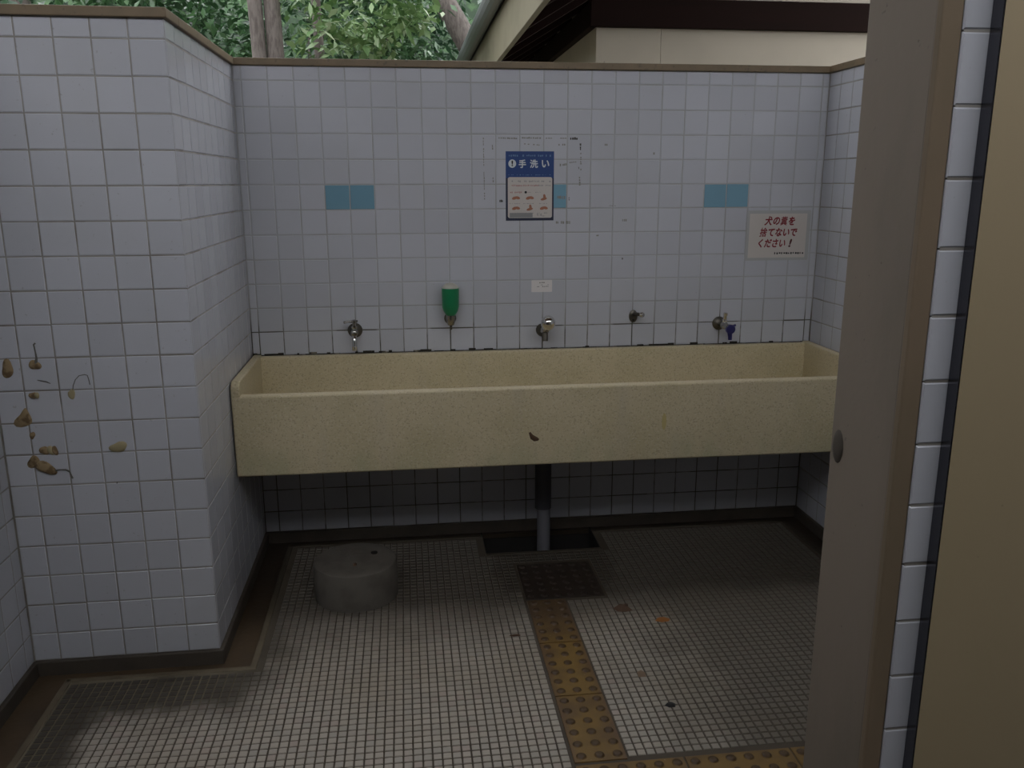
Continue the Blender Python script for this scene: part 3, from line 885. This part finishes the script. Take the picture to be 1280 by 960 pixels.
# mud daubs on the front-left wall
def daub(cx, cz, w, h, mat, rot=0, th=.007, tri=0):
    n = 18; mb = MB(); rings = []
    for (f, dy) in ((1, 0), (.86, .6), (.5, .92)):
        ring = []
        for k in range(n):
            a = 2 * PI * k / n
            rr = f * (1 + .16 * math.sin(2 * a + cx * 50) + .1 * math.sin(3 * a + cz * 40))
            u_, v_ = rr * w * math.cos(a), rr * h * math.sin(a)
            if tri: u_ *= 1 - tri * v_ / h
            ring.append((cx + u_ * math.cos(rot) - v_ * math.sin(rot), -D - th * dy, cz + u_ * math.sin(rot) + v_ * math.cos(rot)))
        rings.append(ring)
    mb.add(rings[0] + rings[1] + rings[2] + [(cx, -D - th, cz)],
           [(i, (i + 1) % n, n + (i + 1) % n, n + i) for i in range(n)] + [(n + i, n + (i + 1) % n, 2 * n + (i + 1) % n, 2 * n + i) for i in range(n)] + [(2 * n + i, 2 * n + (i + 1) % n, 3 * n) for i in range(n)])
    o = mb.obj('mud_daub', mat, wall_left, True)
    o.data.set_sharp_from_angle(angle=PI)
daub(-.538, 1.000, .018, .026, MUD, -.15, .004)
daub(-.460, 1.010, .016, .016, MUD)
daub(-.476, .917, .011, .011, MUD); daub(-.466, .917, .007, .011, MUD_PALE)
daub(-.510, .847, .022, .029, MUD, -.2, .006, .5)
daub(-.494, .792, .008, .012, MUD, 0, .003)
daub(-.465, .743, .013, .015, MUD); daub(-.447, .743, .011, .015, MUD_PALE); daub(-.435, .742, .010, .014, MUD)
daub(-.249, .745, .026, .017, MUD_PALE, 0, .008)
daub(-.500, .707, .018, .020, MUD, 0, .003)
daub(-.468, .688, .030, .020, MUD, -.5, .012)
daub(-.366, .917, .010, .017, MUD_PALE, .1, .003)
def streak(pts, r):
    mb = MB().tube([(a, -D - .0012, b) for a, b in pts], r, 6); mb.obj('streak', STREAK, wall_left, True)
streak([(-.450, 1.076), (-.455, 1.072), (-.453, 1.05), (-.452, 1.03), (-.456, 1.015)], [.003, .0022, .002, .003, .006])
streak([(-.361, .930), (-.358, .945), (-.350, .962), (-.338, .974), (-.322, .977), (-.314, .974), (-.312, .962), (-.310, .945)], .0013)
streak([(-.458, .964), (-.446, .961), (-.433, .958), (-.422, .952)], [.001, .002, .002, .001])
streak([(-.445, .678), (-.425, .680), (-.410, .679), (-.400, .673), (-.396, .660), (-.393, .650)], [.004, .0018, .0025, .003, .0022, .003])
streak([(-.262, .632), (-.266, .628)], .002)

# ------------------------------------------------------------------ beige board on the front right wall
b_ = tag(empty('beige_board', (1.9, -2.46, -.03)), 'tall beige board with a dark metal edge fixed over white tiles at the right', 'board')
part(MB().box(1.4632, 2.45, -2.470, -2.4468, -.03, 1.98), 'panel', BOARD, b_, False, .0015)
part(MB().box(1.4612, 1.4640, -2.4705, -2.4466, -.03, 1.98), 'metal_edge', DARK_METAL, b_, False, .0006)

# ------------------------------------------------------------------ building behind
BR = .0
bl = tag(empty('building', (1.884, 2.0, -.17), BR), 'cream building with dark timber beam and overhanging eave behind the back wall', 'building')
def bpart(mb, name, mat, bevel=0, parent=None):
    o = mb.obj(name, mat, parent or bl, False, bevel); return o
# local frame: x along the front, y away, z from the ground
bpart(MB().box(.425, 5, .0, .2, 0, 2.66), 'front_wall', CREAM)
bpart(MB().box(0, .42, -.006, .2, 0, 2.66), 'corner_panel', CREAM, .004)
bpart(MB().box(0.0, .2, .2, 3.5, 0, 2.9), 'side_wall', CREAM)
bpart(MB().box(-.045, 5, -.05, -.004, 2.655, 2.825), 'beam', TIMBER, .004)
bpart(MB().box(-.05, -.001, -.048, 3.5, 2.655, 2.80), 'side_beam', TIMBER, .004)
bpart(MB().box(0, 5, -.03, .2, 2.83, 4.4), 'gable_wall', CREAM)
def eave(n, f):
    mb = MB(); mb.add(n, f); return mb
OV, FZ = -.604, 2.479
def slab(x0, z0, x1, z1, y0, y1, t):
    return MB().add([(x0, y0, z0), (x1, y0, z1), (x1, y1, z1), (x0, y1, z0), (x0, y0, z0 + t), (x1, y0, z1 + t), (x1, y1, z1 + t), (x0, y1, z0 + t)],
                    [(0, 3, 2, 1), (4, 5, 6, 7), (0, 1, 5, 4), (1, 2, 6, 5), (2, 3, 7, 6), (3, 0, 4, 7)])
bpart(slab(OV + .03, FZ + .10, 3.2, 4.65, -1.85, 3.5, .02), 'soffit', SOFFIT)
bpart(slab(OV - .02, FZ + .30, 3.2, 4.85, -1.85, 3.5, .06), 'roof', Mat('roof sheet', (.12, .12, .12), .6).m)
for k in range(9):
    bpart(slab(OV + .03, FZ + .0, .0, FZ + .0 + .62 * .55, -1.6 + .6 * k, -1.55 + .6 * k, .07), 'rafter', TIMBER)
bpart(MB().box(OV, .0, 3.44, 3.5, FZ, FZ + .32), 'verge_board', TIMBER)
bpart(MB().box(OV, OV + .03, -1.85, 3.5, FZ, FZ + .28), 'fascia', FASCIA, .003)
gt = MB().tube([(OV - .06, -1.85, FZ + .31), (OV - .06, 3.5, FZ + .31)], .055, 14)
bpart(gt, 'rain_gutter', GUTTER_PIPE)

# ------------------------------------------------------------------ trees
def leaves(centers, n, size, spread_fn, droop=.4):
    """n folded leaves: centers chosen by spread_fn -> (n,3)"""
    P = spread_fn(n)
    az = rng.uniform(0, 2 * PI, n); el = rng.normal(-droop, .45, n)
    d = np.stack([np.cos(az) * np.cos(el), np.sin(az) * np.cos(el), np.sin(el)], 1)
    upv = np.stack([rng.normal(0, .35, n), rng.normal(0, .35, n), np.ones(n)], 1)
    w = np.cross(d, upv); w /= np.linalg.norm(w, axis=1)[:, None]
    nn = np.cross(w, d)
    L = size * rng.uniform(.6, 1.25, n)[:, None]
    v = np.stack([P, P + d * L * .45 + w * L * .24 + nn * L * .06, P + d * L, P + d * L * .45 - w * L * .24 + nn * L * .06], 1).reshape(-1, 3)
    b = np.arange(n) * 4
    f = np.concatenate([np.stack([b, b + 1, b + 2], 1), np.stack([b, b + 2, b + 3], 1)])
    return v, f
def leaf_object(name, mat, parent, v, f):
    me = bpy.data.meshes.new(name)
    me.vertices.add(len(v)); me.vertices.foreach_set('co', v.ravel())
    me.loops.add(len(f) * 3); me.loops.foreach_set('vertex_index', f.ravel().astype(np.int32))
    me.polygons.add(len(f)); me.polygons.foreach_set('loop_start', np.arange(len(f), dtype=np.int32) * 3)
    me.materials.append(mat); me.update(); me.validate()
    o = link(name, me); fix_parent(o, parent); o['kind'] = 'stuff'
    return o
def clumps(cx, cy, cz, rx, ry, rz, nc, cr):
    c = rng.normal(0, 1, (nc, 3)); c /= np.linalg.norm(c, axis=1)[:, None]
    c *= rng.uniform(.45, 1, (nc, 1)) ** .5
    c = c * np.array([rx, ry, rz]) + np.array([cx, cy, cz])
    def fn(n):
        k = rng.integers(0, nc, n)
        return c[k] + rng.normal(0, cr, (n, 3)) * np.array([1, 1, .6])
    return fn
def tree(name, label, base, trunks, mat, crown, n, size, nc=60, cr=.16):
    t = tag(empty(name, base), label, 'tree' if 'tree' in name else 'shrub')
    for pts, rad in trunks:
        fix_parent(MB().tube(pts, rad, 12).obj('trunk', BARK, None, True), t)
    v, f = leaves(None, n, size, clumps(*crown, nc, cr))
    leaf_object('foliage', mat, t, v, f)
    return t
G = -.17
tree('twin_trunk_tree', 'tree with two slim grey trunks rising beyond the back wall', (-.2, 2.4, G),
     [([(-.20, 2.4, G), (-.235, 2.4, 1.5), (-.25, 2.4, 2.4), (-.275, 2.41, 3.2), (-.4, 2.4, 5.2)], [.066, .055, .047, .045, .035]),
      ([(-.09, 2.45, G), (-.14, 2.43, 1.5), (-.15, 2.42, 2.4), (-.165, 2.43, 3.2), (-.1, 2.5, 5.2)], [.075, .062, .054, .05, .035])],
     LEAF_DARK, (-.3, 3.2, 5.6, 1.3, 1.0, .9), 3000, .12)
tree('bright_tree', 'bright green leafy young tree in the middle beyond the wall', (.35, 3.0, G),
     [([(.1, 3.6, G), (.05, 3.55, 1.8), (.02, 3.5, 3.4)], [.055, .045, .03])],
     LEAF_BRIGHT, (.36, 2.8, 2.95, .50, .5, .6), 1700, .095, 80, .085)
tree('leaning_tree', 'dark leaning tree trunk beside the building eave', (1.6, 5.9, G),
     [([(1.70, 5.9, G), (1.58, 5.9, 2.0), (1.41, 5.9, 2.9), (1.10, 5.9, 3.42), (.5, 5.9, 4.8)], [.17, .14, .125, .115, .08])],
     LEAF_DARK, (.6, 6.9, 5.4, 1.3, .7, .8), 2600, .12)
tree('dark_tree', 'dark green tree filling the view at the far left beyond the wall', (-2.6, 4.6, G),
     [([(-2.6, 4.8, G), (-2.6, 4.8, 3.5)], [.12, .08])], LEAF_DARK, (-2.5, 4.4, 3.0, 1.5, .9, 1.3), 7000, .11, 110, .16)
tree('evergreen_tree', 'mid green tree behind the left corner of the recess', (-1.15, 3.6, G),
     [([(-1.15, 3.9, G), (-1.1, 3.9, 2.6)], [.08, .05])], LEAF_MID, (-1.05, 3.5, 2.5, .75, .6, .65), 3500, .10, 90, .13)
tree('shaded_tree', 'shaded green tree right of the bright young tree', (1.1, 5.2, G),
     [([(.5, 5.2, G), (.5, 5.2, 3.0)], [.1, .07])], LEAF_MID, (.34, 4.7, 3.1, .54, .7, .95), 4800, .10, 110, .14)
tree('background_tree', 'deep green tree behind the twin trunks', (-.3, 6.8, G),
     [([(-.3, 7.2, G), (-.3, 7.2, 4.0)], [.14, .1])], LEAF_DARK, (-.4, 6.6, 3.4, 1.9, .9, 1.6), 8000, .12, 120, .18)
bank = MB().add([(-14, 8.2, G), (8, 8.2, G), (8, 12, 7.5), (-14, 12, 7.5), (-14, 14, G), (8, 14, G)],
                [(0, 1, 2, 3), (3, 2, 5, 4), (0, 3, 4), (1, 5, 2)])
q = Mat('planted bank', (.02, .04, .02), .9); q.mix(q.noise(5, 5).step(.45, .65), (.05, .10, .04))
struct(bank.obj('hill', q.done()))
